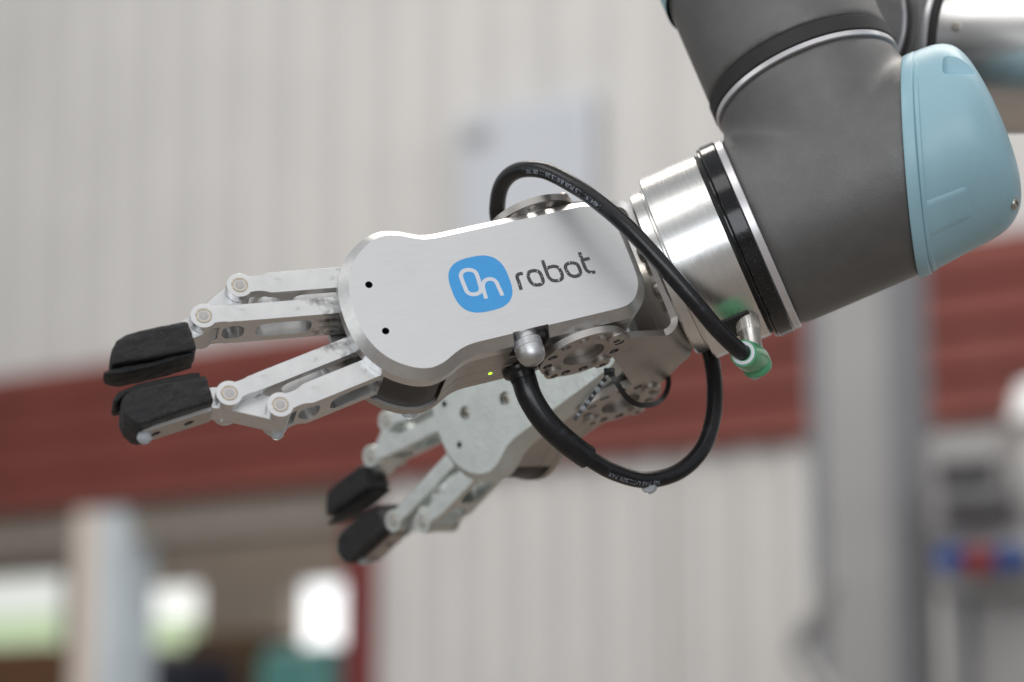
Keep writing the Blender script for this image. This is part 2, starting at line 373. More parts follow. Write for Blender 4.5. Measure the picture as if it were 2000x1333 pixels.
# pale cabinet on the wall above the band
a = wall(893, 226, .08); b = wall(1152, 640, .08)
cab = thing('wall_cabinet', F_WALL @ Matrix.Translation((0, -.08, 0)), 'pale blue-grey cabinet mounted high on the corrugated wall', 'cabinet')
metric('cabinet_body', bevel(box(a[0], b[0], 0, .066, b[1], a[1]), .015, 2), WM['cab'], cab, True)
metric('cabinet_door', bevel(box(a[0] + .03, b[0] - .03, -.02, -.001, b[1] + .03, a[1] - .03), .004, 1), WM['cab'], cab, True)
d_ = wall(928, 268, .11); metric('badge', box(d_[0] - .04, d_[0] + .05, -.03, -.0205, d_[1] - .03, d_[1] + .03), WM['post'], cab)
# steel post at the right, nearer than the wall
def wall_t_at(name, off, label, cat): return thing(name, F_WALL @ Matrix.Translation((0, -off, 0)), label, cat)
sp = wall_t_at('steel_post', 1.6, 'tall grey steel post in front of the wall', 'post')
a = wall(1612, 1000, 1.6)[0]; b = wall(1742, 1000, 1.6)[0]; c = wall(1776, 1000, 1.6)[0]
metric('web', box(a, b, 0, .03, 0, 5.2), WM['post'], sp)
metric('flange', box(b + .001, c, -.012, .12, 0, 5.2), WM['postdark'], sp)
metric('flange', box(a - .035, a - .001, -.008, .12, 0, 5.2), WM['postdark'], sp)
# power box with sockets at the right edge
pb = wall_t_at('power_box', 1.7, 'off-white power distribution box with blue and red sockets beside the steel post', 'power box')
def pbox(p0, q0, p1, q1, y0, y1, mat, name, bev=.008):
    a = wall(p0, q0, 1.7); b = wall(p1, q1, 1.7); metric(name, bevel(box(a[0], b[0], y0, y1, b[1], a[1]), bev, 2), mat, pb, True)
pbox(1806, 852, 1952, 1042, 0, .15, WM['offwhite'], 'case')
pbox(1956, 905, 2120, 1042, .03, .15, WM['post'], 'side_case')
pbox(1836, 905, 1950, 938, -.02, -.001, WM['darkcase'], 'display')
pbox(1850, 978, 1985, 1012, -.03, -.001, WM['darkcase'], 'handle')
pbox(1812, 1044, 2110, 1150, .02, .14, WM['post'], 'socket_plate')
def socket(px, py, mat):
    a = wall(px, py, 1.7); me = lathe([(.018, -.02), (.027, -.015), (.029, .05), (.027, .06)], 24, Matrix.Translation((a[0], .0, a[1])) @ Matrix.Rotation(R(90), 4, 'X'))
    metric('socket', me, mat, pb, True)
socket(1872, 1095, WM['blue']); socket(1930, 1097, WM['redp']); socket(1988, 1093, WM['blue'])
pbox(1820, 1152, 2100, 1700, .05, .12, WM['offwhite'], 'lower_case')
pbox(1862, 1152, 1892, 1700, .02, .048, WM['postdark'], 'conduit', .004)
# white cap hanging at the right edge
a = wall(2030, 792, 1.9)
hat = lathe([(.01, .055), (.04, .045), (.055, .015), (.06, -.02), (.07, -.032), (.066, -.036)], 24, Matrix.Translation((a[0], 0, a[1])))
o = metric('safety_helmet', hat, WM['white'], None, True); o.matrix_world = F_WALL @ Matrix.Translation((0, -1.9, 0)); tag(o, 'white safety helmet hanging above the power box', 'helmet')
# grey hose hanging by the post
pts = [wall(1622, 1135, 1.9), wall(1600, 1200, 1.9), wall(1560, 1260, 1.9), wall(1590, 1320, 1.9), wall(1640, 1390, 1.9), wall(1600, 1500, 1.9)]
P = catmull([Vector((p[0], 0, p[1])) for p in pts], 6)
o = metric('hose', tube(P, .022, 12), WM['offwhite'], None, True); o.matrix_world = F_WALL @ Matrix.Translation((0, -1.9, 0)); tag(o, 'grey hose hanging in a loop against the steel post', 'hose')

# ------------------------------------------------------------------ robot arm (frame: x tool axis, y away from branch, z towards camera)
EC = -69.4
arm = thing('robot_arm', F_ARM, 'dark grey robot arm wrist with light blue end cap and silver tool flange', 'robot arm')
def along_x(x0=0): return Matrix.Translation((x0, 0, EC)) @ Matrix.Rotation(R(90), 4, 'Y')      # lathe z -> +x
def along_y(x, y=0, z=EC): return Matrix.Translation((x, y, z)) @ Matrix.Rotation(R(-90), 4, 'X')    # lathe z -> +y
TB = 147.4
# wrist housing: tool barrel and branch blended into one casting
main = lathe([(40.6, 104.5), (41.0, 108), (41.0, 172)], 96, along_x())
bm = bmesh.new(); bm.from_mesh(main)
branch = lathe([(39.4, 0), (39.4, 51)], 96, along_y(TB))
cast = boolean(lathe([(41.0, 105), (41.0, 205)], 96, along_x()), branch, 'UNION')
bm.free()
# slanted seam where the cap starts: x = 173 + .36 y
SL = .36; pn = Vector((1, -SL, 0)).normalized()
def cut(me, x0, keep_right):
    b = bmesh.new(); b.from_mesh(me)
    r = bmesh.ops.bisect_plane(b, geom=b.verts[:] + b.edges[:] + b.faces[:], plane_co=(x0, 0, EC), plane_no=pn, clear_inner=keep_right, clear_outer=not keep_right)
    es = [e for e in r['geom_cut'] if isinstance(e, bmesh.types.BMEdge)]
    bmesh.ops.holes_fill(b, edges=es)
    return from_bm(b)
cast = cut(cast, 176, False)
cast = evald(cast, [('REMESH', dict(mode='VOXEL', voxel_size=1.3, use_smooth_shade=True)), ('SMOOTH', dict(factor=.5, iterations=60))])
part('wrist_housing', cast, MT['grey'], arm, 60)
# tool end rings
part('tool_flange', lathe([(20, 69.3), (39.1, 69.3), (39.8, 70.0), (39.8, 93.6), (39.3, 94.0), (30, 94.0)], 128, along_x()), MT['flange'], arm, 30)
part('groove_ring', lathe(ringprof(30, 38.9, 94.0, 95.2, .1), 96, along_x(), True), MT['seal'], arm)
part('seal_lip', lathe(ringprof(30, 41.3, 95.2, 96.4, .3), 128, along_x(), True), MT['gloss'], arm)
part('black_ring', lathe(ringprof(30, 41.9, 96.6, 103.0, .4), 128, along_x(), True), MT['gloss'], arm)
part('pale_ring', lathe(ringprof(30, 41.5, 103.05, 106.3, .3), 128, along_x(), True), MT['ring'], arm)
part('adapter_disc', lathe([(20, 62.95), (34.2, 62.95), (35.4, 63.8), (35.4, 68.0), (34.8, 68.5), (34.8, 69.25), (20, 69.25)], 96, along_x()), MT['flange'], arm)
# branch rings and next joint
part('pale_ring', lathe(ringprof(30, 39.9, 49.6, 52.0, .3), 128, along_y(TB), True), MT['ring'], arm)
part('black_ring', lathe(ringprof(30, 40.3, 52.05, 59.0, .5), 128, along_y(TB), True), MT['seal'], arm)
JL = -.20
phi = 1.19; j4 = Vector((math.cos(phi), 0, -math.sin(phi)))          # next joint axis in arm frame
C2 = Vector((TB, 93.8, EC))
up = boolean(lathe([(39.7, 59.1), (39.7, 125)], 96, along_y(TB)), lathe([(38.4, -5), (38.4, 49.5)], 96, axis(C2, j4)), 'UNION')
up = evald(up, [('REMESH', dict(mode='VOXEL', voxel_size=1.5, use_smooth_shade=True)), ('SMOOTH', dict(factor=.5, iterations=8))])
part('upper_housing', up, MT['grey'], arm, 60)
bm = bmesh.new(); bm.from_mesh(lathe([(40.0, 90), (41.2, 100), (41.4, 140), (39, 160), (30, 170), (12, 174)], 72, along_y(TB)))
bmesh.ops.bisect_plane(bm, geom=bm.verts[:] + bm.edges[:] + bm.faces[:], plane_co=(TB - 40, 105.5, EC), plane_no=Vector((-.30, 1, -.1)).normalized(), clear_inner=True)
part('end_cap', from_bm(bm), MT['blue'], arm)
part('pale_ring', lathe(ringprof(30, 38.9, 49.5, 51.5, .3), 96, axis(C2, j4), True), MT['ring'], arm)
part('black_ring', lathe(ringprof(30, 39.2, 51.6, 57.0, .5), 96, axis(C2, j4), True), MT['seal'], arm)
W1 = C2 + j4 * 100.0
nn_ = Vector((math.sin(phi), 0, math.cos(phi))); psi = -.55
fa = nn_ * math.cos(psi) + Vector((0, 1, 0)) * math.sin(psi)
wb = boolean(lathe([(38.6, 57.2), (38.6, 135)], 72, axis(C2, j4)), lathe([(37.0, 0), (37.0, 42)], 72, axis(W1, fa)), 'UNION')
wb = evald(wb, [('REMESH', dict(mode='VOXEL', voxel_size=1.6, use_smooth_shade=True)), ('SMOOTH', dict(factor=.5, iterations=10))])
part('elbow_housing', wb, MT['grey'], arm, 60)
part('pale_ring', lathe(ringprof(30, 37.3, 40.6, 43.2, .3), 96, axis(W1, fa), True), MT['ring'], arm)
part('black_ring', lathe(ringprof(30, 37.5, 43.3, 47.0, .4), 96, axis(W1, fa), True), MT['seal'], arm)
tub = part('forearm_tube', lathe([(30, 47.05), (35.4, 47.05), (35.9, 47.4), (35.9, 49.2), (36.2, 49.5), (36.2, 330), (20, 330)], 128, axis(W1, fa)), MT['tube'], arm)
def screw(name, o, d, r, h, parent, mat, hexr=None):
    A = axis(o, d)
    head = lathe([(r * .3, -1), (r, -.4), (r, h * .45), (r * .86, h * .85), (r * .55, h)], 24, A)
    sk = prism(circle((0, 0), hexr or r * .45, 6), h * .25, h + 2, A)
    return part(name, boolean(head, sk), mat, parent, 30)
# screw on the forearm tube, found on the visible side
def tube_hit(px, py, o, d, r):
    cam_l = F_ARM.inverted() @ CAM / S
    D = loc_arm(px, py, 1000) - loc_arm(px, py, 10); D.normalize()
    base = cam_l - o; dn = D - d * D.dot(d); bn = base - d * base.dot(d)
    a_ = dn.dot(dn); b_ = 2 * dn.dot(bn); c_ = bn.dot(bn) - r * r; k = (-b_ - math.sqrt(b_ * b_ - 4 * a_ * c_)) / (2 * a_)
    p = cam_l + D * k; q = p - o; nrm = (q - d * q.dot(d)).normalized(); return p, nrm
fo = W1.copy()
p, nrm = tube_hit(1868, 52, fo, fa, 36.2); screw('screw', p, nrm, 2.2, .8, tub, MT['bolt'])
# main blue end cap: rings of changing radius and centre, cut on the slanted seam
capring = []
CP = [(150, 41.6, 0), (165, 41.5, 0), (178, 41.3, .9), (190, 40.9, 1.6), (196, 40.2, 2.1), (200, 39.0, 2.8), (204, 36.6, 3.7), (207, 32.8, 4.8), (209.2, 27.0, 5.6), (210.6, 19, 6), (211.3, 10, 6.2), (211.6, 2, 6.2)]
CPs = catmull([Vector(c_) for c_ in CP], 4)
nC = 96
for T, r, yc in [tuple(c_) for c_ in CPs]:
    capring.append([(T, yc + r * math.cos(2 * math.pi * i / nC), EC + r * math.sin(2 * math.pi * i / nC)) for i in range(nC)])
cap = cut(rings(capring), 173, True)

def cap_surface(px, py, lift=0.0):    # photo pixel -> point on the blue cap
    def inside(k):
        q = loc_arm(px, py, k); rr, yy = 41.3, 0
        for i in range(len(CPs) - 1):
            if CPs[i][0] <= q.x <= CPs[i + 1][0]:
                f_ = (q.x - CPs[i][0]) / max(1e-6, CPs[i + 1][0] - CPs[i][0]); rr = CPs[i][1] * (1 - f_) + CPs[i + 1][1] * f_; yy = CPs[i][2] * (1 - f_) + CPs[i + 1][2] * f_
        return math.hypot(q.y - yy, q.z - EC) <= rr + lift
    k = 860.0
    while k < 1010 and not inside(k): k += .7
    a, b = k - .7, k
    for _ in range(9):
        m = (a + b) / 2
        if inside(m): b = m
        else: a = m
    return loc_arm(px, py, b)
sq_ = cap_surface(1874, 128)
sn = Vector((.35, .85, .4)).normalized()
scoop = prism([(-6.5, -4), (6.5, -4), (6.5, 4), (3, 7), (-3, 7), (-6.5, 4)], -4.2, 14, Matrix.Translation(sq_) @ Matrix((( .93, -.15, .33, 0), (-.35, -.2, .91, 0), (-.07, .97, .22, 0), (0, 0, 0, 1))))
scoop = bevel(scoop, 2.0, 4, 30)
cap = boolean(cap, scoop)
cap = bevel(cap, .6, 3, 45)
cap_o = part('end_cap', cap, MT['blue'], arm, 38)
lip = cut(cut(lathe([(42.6, 140), (42.6, 205)], 128, along_x()), 172.0, True), 177.2, False)
lip = bevel(lip, .7, 3, 50)
part('cap_rim', lip, MT['blue'], cap_o, 35)
lip2 = bevel(cut(cut(lathe([(42.0, 140), (42.0, 205)], 128, along_x()), 177.4, True), 179.4, False), .5, 2, 50)
part('cap_bead', lip2, MT['blue'], cap_o, 35)
# shallow raised panel on the cap
C_ = [(1797, 395), (1890, 360), (1903, 425), (1812, 470)]
gv = []; n1_, n2_ = 14, 10
for a_ in range(n1_ + 1):
    for b_ in range(n2_ + 1):
        s_, t_ = a_ / n1_, b_ / n2_
        top = Vector(C_[0]) * (1 - s_) + Vector(C_[1]) * s_; bot = Vector(C_[3]) * (1 - s_) + Vector(C_[2]) * s_
        q = top * (1 - t_) + bot * t_; edge = min(s_, 1 - s_, t_, 1 - t_) < 1e-6
        gv.append(cap_surface(q.x, q.y, -.3 if edge else .45))
gf = [[a_ * (n2_ + 1) + b_, (a_ + 1) * (n2_ + 1) + b_, (a_ + 1) * (n2_ + 1) + b_ + 1, a_ * (n2_ + 1) + b_ + 1] for a_ in range(n1_) for b_ in range(n2_)]
part('label_panel', pydata(gv, gf), MT['blue'], cap_o, 70)
q = cap_surface(1981, 398, 0); screw('cap_screw', q, Vector((.75, -.45, .35)), 2.4, 1.2, cap_o, MT['bolt'])
# tool connector socket under the flange
AN = R(-70)
sd = Vector((0, math.sin(AN), math.cos(AN)))
sp0 = Vector((83.0, 0, EC)) + sd * 39.0
part('connector_socket', bevel(prism([(-6.6, -6.0), (6.6, -6.0), (6.6, 6.0), (-6.6, 6.0)], -4, 1.3, Matrix.Translation(sp0) @ Matrix(((1, 0, 0, 0), (0, sd.z, sd.y, 0), (0, -sd.y, sd.z, 0), (0, 0, 0, 1)))), .6, 2), MT['seal'], arm)

# ------------------------------------------------------------------ double gripper bracket
br = thing('gripper_bracket', F_ARM, 'bent stainless steel double bracket with drilled round ears bolted to the tool flange', 'bracket')
def strip():
    st = []; V, Tm, rb = 31.3, 62.8, 7.0
    for T in (33, 37, 40.5): st.append((T, -V, 0, -1, 37.0 if T < 40 else 36.2))
    for T in (44, 48, 52, 55.8): st.append((T, -V, 0, -1, 36.2 - (T - 40.5) * 1.12))
    for k in range(1, 9):
        a = R(-90 + 90 * k / 8); st.append((Tm - rb + rb * math.cos(a), -V + rb + rb * math.sin(a), math.cos(a), math.sin(a), 19.0 - 2.4 * k / 8))
    half = list(st); st = half + [(T, -y, nx, -ny, h) for T, y, nx, ny, h in half[::-1]]
    rs = []; th = 2.8
    for T, y, nx, ny, h in st:
        rs.append([(T, y, EC - h), (T, y, EC + h), (T - nx * th, y - ny * th, EC + h), (T - nx * th, y - ny * th, EC - h)])
    return rings(rs)
bk = strip()
DC = [(24.2, EC + 36.6), (24.2, EC - 36.6)]
for y0, y1 in ((-31.3, -28.5), (28.5, 31.3)):
    for (dx, dz) in DC:
        bk = boolean(bk, lathe([(18.3, y0), (18.3, y1)], 64, along_y(dx, 0, dz)), 'UNION')
holes = []
for y0, y1 in ((-34, -26), (26, 34)):
    for (dx, dz) in DC:
        holes.append(lathe([(8.6, y0), (8.6, y1)], 40, along_y(dx, 0, dz)))
        for k in range(12):
            a = R(16 + 30 * k); holes.append(lathe([(2.05, y0), (2.05, y1)], 16, along_y(dx + 14.9 * math.cos(a), 0, dz + 14.9 * math.sin(a))))
bk = boolean(bk, join(*holes))
bk = bevel(bk, .22, 1, 45)
part('bent_plate', bk, MT['steel'], br, 30)
for sy in (-1, 1):
    for (dx, dz) in DC:
        for k in (0, 9, 6):
            a = R(16 + 30 * k)
            screw('screw', (dx + 14.9 * math.cos(a), sy * 31.3, dz + 14.9 * math.sin(a)), (0, sy, 0), 3.7, 1.9, br, MT['bolt'])
for k in range(4):
    a = R(45 + 90 * k); screw('screw', (60.0, 12 * math.sin(a), EC + 12 * math.cos(a)), (-1, 0, 0), 3.6, 3.0, br, MT['bolt'])

# ------------------------------------------------------------------ the two grippers
half = [(-51.2, 0), (-50.95, 5), (-50.2, 10), (-48.3, 15.4), (-45.6, 19.8), (-42.6, 23), (-39, 25.7), (-35, 27.8), (-31, 28.8), (-28, 28.7), (-24.2, 27.7), (-21, 26.2), (-18, 24.8), (-15, 23.8), (-11.5, 23.2), (-8, 23.05)]
righth = [(50, 23.0), (54.5, 22.3), (58.3, 19.9), (61, 16), (62.2, 12), (62.5, 8), (62.6, 0)]
hs = [tuple(p) for p in catmull([Vector(p) for p in half], 4)] + [(x_, 23.05) for x_ in (0, 10, 20, 30, 40)] + [tuple(p) for p in catmull([Vector(p) for p in righth], 4)]
face = [(x_, -y_) for x_, y_ in hs] + [(x_, y_) for x_, y_ in hs[-2:0:-1]]      # counter clockwise
CH = 3.7
outer = offset(face, CH)
def plate(z_face, z_back, ch, base):
    sgn = 1 if z_face > z_back else -1
    inner = offset(base, CH - ch)
    return rings([[(x_, y_, z_back) for x_, y_ in outer], [(x_, y_, z_face - sgn * ch) for x_, y_ in outer], [(x_, y_, z_face) for x_, y_ in inner]])
G1S = dict(plate=MT['plate'], alu=MT['alu'], house=MT['housing'])
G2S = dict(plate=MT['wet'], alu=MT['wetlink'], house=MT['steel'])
LINKS = {}
def link_mesh(L, hw):
    """one finger link: x runs from the pin to the root, z is thickness"""
    a0 = math.asin(3.3 / 5.0)
    out = [(5.0 * math.cos(a0 + (2 * math.pi - 2 * a0) * k / 28), 5.0 * math.sin(a0 + (2 * math.pi - 2 * a0) * k / 28)) for k in range(29)]
    out += [(5.6, -3.15), (7.6, -3.15), (9.4, -3.5), (11.2, -hw + .1), (12.6, -hw), (L, -hw), (L, hw), (12.6, hw), (11.2, hw - .1), (9.4, 3.5), (7.6, 3.15), (5.6, 3.15)]
    me = prism(out, -27.5, -8.6)
    def slot(x0, x1, z0=-23.6, z1=-12.6, r=4.0):
        pts = []
        for cx_, cz_, a in ((x1 - r, z1 - r, 0), (x0 + r, z1 - r, 90), (x0 + r, z0 + r, 180), (x1 - r, z0 + r, 270)):
            for k in range(7): pts.append((cx_ + r * math.cos(R(a + 15 * k)), cz_ + r * math.sin(R(a + 15 * k))))
        return prism(pts, -12, 12, Matrix(((1, 0, 0, 0), (0, 0, 1, 0), (0, 1, 0, 0), (0, 0, 0, 1))))
    me = boolean(me, slot(7.5, 15.8)); me = boolean(me, slot(20.5, min(42.0, L - 6)))
    me = boolean(me, box(-7, 6.1, -9, 9, -24.2, -13.4))
    return bevel(me, .3, 1, 42)
def link_parts(key, L, hw):
    if key not in LINKS:
        me = link_mesh(L, hw); me.transform(Matrix.Scale(S, 4)); finish(me, MT['alu'], 20)
        bu = lathe(ringprof(2.3, 3.15, -10, -8.42, .15), 32, None, True); bu.transform(Matrix.Scale(S, 4)); finish(bu, MT['bush'])
        pi = lathe([(2.0, -30), (2.0, -8.75), (1.75, -8.5), (.9, -8.42), (.1, -8.4)], 28); pi.transform(Matrix.Scale(S, 4)); finish(pi, MT['pin'])
        LINKS[key] = (me, bu, pi)
    return LINKS[key]
def obj(name, me, parent, mat4=None, override=None):
    o = bpy.data.objects.new(name, me); col.objects.link(o); o.parent = parent
    if mat4: o.matrix_local = mat4
    if override: o.material_slots[0].link = 'OBJECT'; o.material_slots[0].material = override
    return o
RUB = {}
def rubber_mesh(kind, s, seed):
    if kind == 'block':
        if s > 0: pts = [(-111.4, 15.6), (-130, 16.2), (-135, 15.8), (-139, 14.0), (-142.0, 10.8), (-143.6, 7.4), (-144.2, 4.8), (-128, 3.9), (-111.2, 3.4)]
        else: pts = [(-111.4, 18.6), (-128, 20.0), (-139.5, 21.4), (-142.2, 20.4), (-144.6, 16), (-145.0, 12), (-143.2, 8.4), (-139, 6.2), (-126, 6.6), (-111.2, 7.6)]
        z0, z1 = (-21.6 if s > 0 else -26.8), -7.2
    else:
        if s > 0: pts = [(-113, 3.5), (-130, 3.8), (-143.5, 4.0), (-147.2, 3.4), (-147.2, 2.2), (-140, 1.4), (-126, 1.3), (-112.4, 2.2)]
        else: pts = [(-113, 7.5), (-130, 6.4), (-140.5, 6.4), (-145.6, 9.0), (-147.0, 8.0), (-144, 5.0), (-136, 3.6), (-124, 3.6), (-112.4, 4.6)]
        z0, z1 = (-22.4 if s > 0 else -27.6), (-9.4 if s > 0 else -10.5)
    pts = [(a, s * b) for a, b in pts]
    if kind == 'pad':
        me = prism(pts, z0, z1)
        # rounded nose seen from the side
        cutr = box(-160, -139, -20, 20, -40, z0 + 7.8); cyl = prism(circle((-139, z0 + 7.8), 8.0, 40), -20, 20, Matrix(((1, 0, 0, 0), (0, 0, 1, 0), (0, 1, 0, 0), (0, 0, 0, 1))))
        me = boolean(me, boolean(cutr, cyl))
    else: me = prism(pts, z0, z1)
    me = bevel(me, 1.1 if kind == 'block' else .7, 2, 30)
    me = evald(me, [('REMESH', dict(mode='VOXEL', voxel_size=.55)), ('SMOOTH', dict(factor=.5, iterations=2))])
    noisy(me, .26, .33, seed, (.35, 1, 1)); noisy(me, .09, 1.4, seed + 3, (.25, 1, 1))
    return me
def finger(g, s, st, seed):
    slope = math.atan(.155)
    for nm, P0, L, hw in (('outer', (-87.8, s * 25.7), 50, 4.3), ('inner', (-104.8, s * 16.5), 64, 3.5)):
        me, bu, pi = link_parts(nm, L, hw)
        Mx = Matrix.Translation((P0[0] * S, P0[1] * S, 0)) @ Matrix.Rotation(-s * slope, 4, 'Z')
        lk = obj('finger_link', me, g, Mx, st['alu'])
        obj('bush', bu, lk); obj('pin', pi, lk)
    # fingertip bracket: hull of the two pin lugs and the tip mount
    A = Vector((-87.8, 25.7)); B = Vector((-104.8, 16.5))
    d = (A - B).normalized(); nrm = Vector((-d.y, d.x))
    if nrm.y < 0: nrm = -nrm
    r = 4.75; pts = []
    aB = math.atan2(nrm.y, nrm.x)
    for k in range(13): a = aB - math.pi * k / 12; pts.append((A.x + r * math.cos(a), A.y + r * math.sin(a)))
    pts += [(B.x - nrm.x * r + 1.5, B.y - nrm.y * r + .2), (B.x - .5, B.y - 5.2), (B.x - 4, B.y - 6.0), (-112.2, 10.2), (-112.2, 18.9), (B.x - 2.5, 20.2), (B.x + nrm.x * r, B.y + nrm.y * r)]
    me = prism([(a, s * b) for a, b in pts], -24.0, -13.6)
    me = bevel(me, .3, 1, 35)
    tip = part('fingertip_bracket', me, st['alu'], g, 20)
    q = 0 if s < 0 else -3.6
    bar = boolean(prism([(-112, s * (17.8 + q)), (-139.0 - 2.5 * q, s * (20.6 + q * 1.4)), (-140.0 - 2.5 * q, s * (22.3 + q * 1.5)), (-137 - 2.5 * q, s * (22.4 + q * 1.5)), (-112, s * (20.4 + q))], -22.5, -12.4),
                  join(*[lathe([(1.9, -40), (1.9, 40)], 20, axis((x_, 0, -17.5), (0, 1, 0))) for x_ in (-121, -134)]))
    part('back_strip', bevel(bar, .35, 1, 35), st['house'], tip, 20)
    part('rubber_block', rubber_mesh('block', s, seed), MT['rubber'], tip, 60)
    part('rubber_pad', rubber_mesh('pad', s, seed + 9), MT['rubber'], tip, 60)
def gripper(name, F, label, st, front):
    g = thing(name, F, label, 'gripper', 'finger grippers on the double bracket')
    fp = plate(0, -8.5, CH, face)
    cuts = [lathe([(1.45, -6), (1.45, 2)], 24, Matrix.Translation((-42.2, sy * 10.1, 0))) for sy in (-1, 1)]
    if not front: cuts += [lathe([(1.8, -5), (1.8, -2), (3.1, -1.6), (3.1, 2)], 24, Matrix.Translation((x_, y_, 0))) for x_, y_ in ((-32.5, .5), (-8, -5.5))]
    for c_ in cuts: fp = boolean(fp, c_)
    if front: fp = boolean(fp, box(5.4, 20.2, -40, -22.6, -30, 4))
    po = part('front_plate', fp, st['plate'], g, 25)
    po.data.materials.append(MT['chamfer'] if front else st['plate']); po.data.materials.append(MT['dark'])
    if front:
        for pl in po.data.polygons:
            if pl.normal.z < .95 and pl.area > 0: pl.material_index = 1
    for pl in po.data.polygons:
        if min(math.hypot(pl.center.x / S + 42.2, pl.center.y / S - q_) for q_ in (-10.1, 10.1)) < 1.6 and pl.center.z < -.2 * S: pl.material_index = 2
    if not front:
        for x_, y_ in ((-32.5, .5), (-8, -5.5)): screw('plate_screw', (x_, y_, -2.2), (0, 0, 1), 2.6, 1.6, po, MT['bolt'])
    # back plate
    part('back_plate', plate(-36, -30, 1.6, face), st['house'], g, 25)
    in1 = [p_ for p_ in offset(face, CH - .15) if p_[0] >= -24]
    up_ = prism(in1, -22, -8.55)
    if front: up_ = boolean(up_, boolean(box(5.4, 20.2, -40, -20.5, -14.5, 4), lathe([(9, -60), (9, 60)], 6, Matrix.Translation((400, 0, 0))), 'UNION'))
    part('housing', bevel(up_, .25, 1, 50), st['house'], g, 30)
    part('lower_housing', bevel(prism([p_ for p_ in offset(face, CH - .05) if p_[0] >= -24], -29.95, -22.15), .25, 1, 50), st['house'], g, 30)
    part('gear_block', box(-42, -24.2, -9.5, 9.5, -29, -9), MT['pin'], g)
    for sy in (-1, 1):
        arc = [p_ for p_ in offset(face, CH - 1.3) if -46.5 < p_[0] < -24 and p_[1] * sy > 0]
        arc.sort(key=lambda p_: p_[0])
        part('side_cover', prism(arc + [(-24.2, sy * 18), (-36, sy * 24)], -29.6, -8.9), MT['black'], g, 40)
        part('pivot_hub', lathe([(12.5, 26.0), (12.5, 28.45)], 48, Matrix.Translation((36, 0, -18)) @ Matrix.Rotation(R(-90 if sy > 0 else 90), 4, 'X')), st['house'], g)
        finger(g, sy, st, 2.0 + sy + (0 if front else 11))
    return g
g1 = gripper('gripper', F_G1, 'brushed aluminium two-finger gripper with blue square logo on its plate', G1S, True)
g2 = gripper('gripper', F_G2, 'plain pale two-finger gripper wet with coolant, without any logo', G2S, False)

# print on the front plate
z3 = lambda pts: [on_plate(840 + a / 5.556, 460 + b / 5.556) for a, b in pts]
fp1 = [c_ for c_ in g1.children if c_.name.startswith('front_plate')][0]
lc = Vector((.19, .10)); pp = 2.75
sq = []
for k in range(96):
    a = 2 * math.pi * k / 96; ca, sa = math.cos(a), math.sin(a); rr = 11.9 / ((abs(ca) ** pp + abs(sa) ** pp) ** (1 / pp)); sq.append((lc.x + rr * ca, lc.y + rr * sa))
part('logo_badge', prism(sq, .02, .05), MT['badge'], fp1, 30)
def stroke(pts, w, closed=False, z=.08): return ribbon(catmull([Vector((*p, 0)) for p in z3(pts)], 6, closed), w, z, closed)
letters = join(stroke([(334, 440), (350, 398), (392, 378), (445, 378), (490, 400), (513, 445), (538, 525), (551, 585), (535, 622), (490, 640), (440, 638), (400, 612), (378, 565), (352, 500)], 1.62, True, .075))
n_ = stroke([(608, 688), (585, 610), (574, 555), (585, 505), (625, 478), (675, 478), (715, 505), (740, 555), (786, 655)], 1.55, False, .085)
part('logo_letters', join(letters, n_), MT['white'], fp1, 30, False)
wl = 1.42
txt = [stroke([(989, 592), (965, 512), (947, 465), (947, 436), (968, 420), (1006, 414)], wl),
       stroke([(1064, 430), (1082, 396), (1135, 384), (1184, 400), (1212, 448), (1226, 500), (1205, 530), (1158, 540), (1112, 525), (1080, 485)], wl, True),
       stroke([(1219, 272), (1252, 365), (1282, 448)], wl, False, .07),
       stroke([(1262, 362), (1300, 345), (1345, 337), (1392, 352), (1424, 402), (1436, 452), (1416, 482), (1368, 494), (1318, 484), (1282, 448)], wl),
       stroke([(1468, 345), (1488, 312), (1540, 299), (1592, 313), (1620, 358), (1632, 405), (1610, 436), (1565, 447), (1520, 432), (1488, 394)], wl, True),
       stroke([(1621, 185), (1655, 282), (1682, 352), (1706, 386), (1742, 401), (1794, 399)], wl, False, .07),
       stroke([(1655, 268), (1692, 260), (1731, 250)], wl)]
part('lettering', join(*txt), MT['text'], fp1, 30, False)

# connector cap and lamp on the first gripper's flank
kb = Matrix.Translation((11.4, -22.6, -5.6)) @ Matrix.Rotation(R(90), 4, 'X')
part('recess_shade_block', bevel(box(5.8, 19.8, -25.6, -20.6, -14.2, -4.0), .8, 2), MT['black'], g1)  # black block added in the recess, its colour stands in for the shade inside
kn = part('connector_cap', lathe([(4.6, -1), (4.9, .6), (4.9, 2.2), (5.35, 2.6), (5.35, 5.4), (5.6, 5.7), (5.6, 8.0), (5.2, 9.9), (4.1, 11.6), (2.4, 12.6), (.2, 12.9)], 48, kb), MT['knob'], g1)
ridges = [box(5.25, 5.6, -.17, .17, 2.7, 5.3) for _ in range(40)]
for k, r_ in enumerate(ridges): r_.transform(kb @ Matrix.Rotation(2 * math.pi * k / 40, 4, 'Z'))
part('knurl', join(*ridges), MT['knob'], kn, 30, False)
part('status_lamp', lathe([(.75, -.2), (.75, .1), (.3, .2)], 16, Matrix.Translation((.25, -26.72, -25.8)) @ Matrix.Rotation(R(90), 4, 'X')), MT['led'], g1)
part('cable_grommet', lathe([(5.2, -1), (6.6, 0), (7.2, 1.0), (6.9, 2.2), (5.4, 3.2), (5.0, 5.5)], 40, Matrix.Translation((13.0, -26.6, -27.5)) @ Matrix.Rotation(R(90), 4, 'X')), MT['cable'], g1)

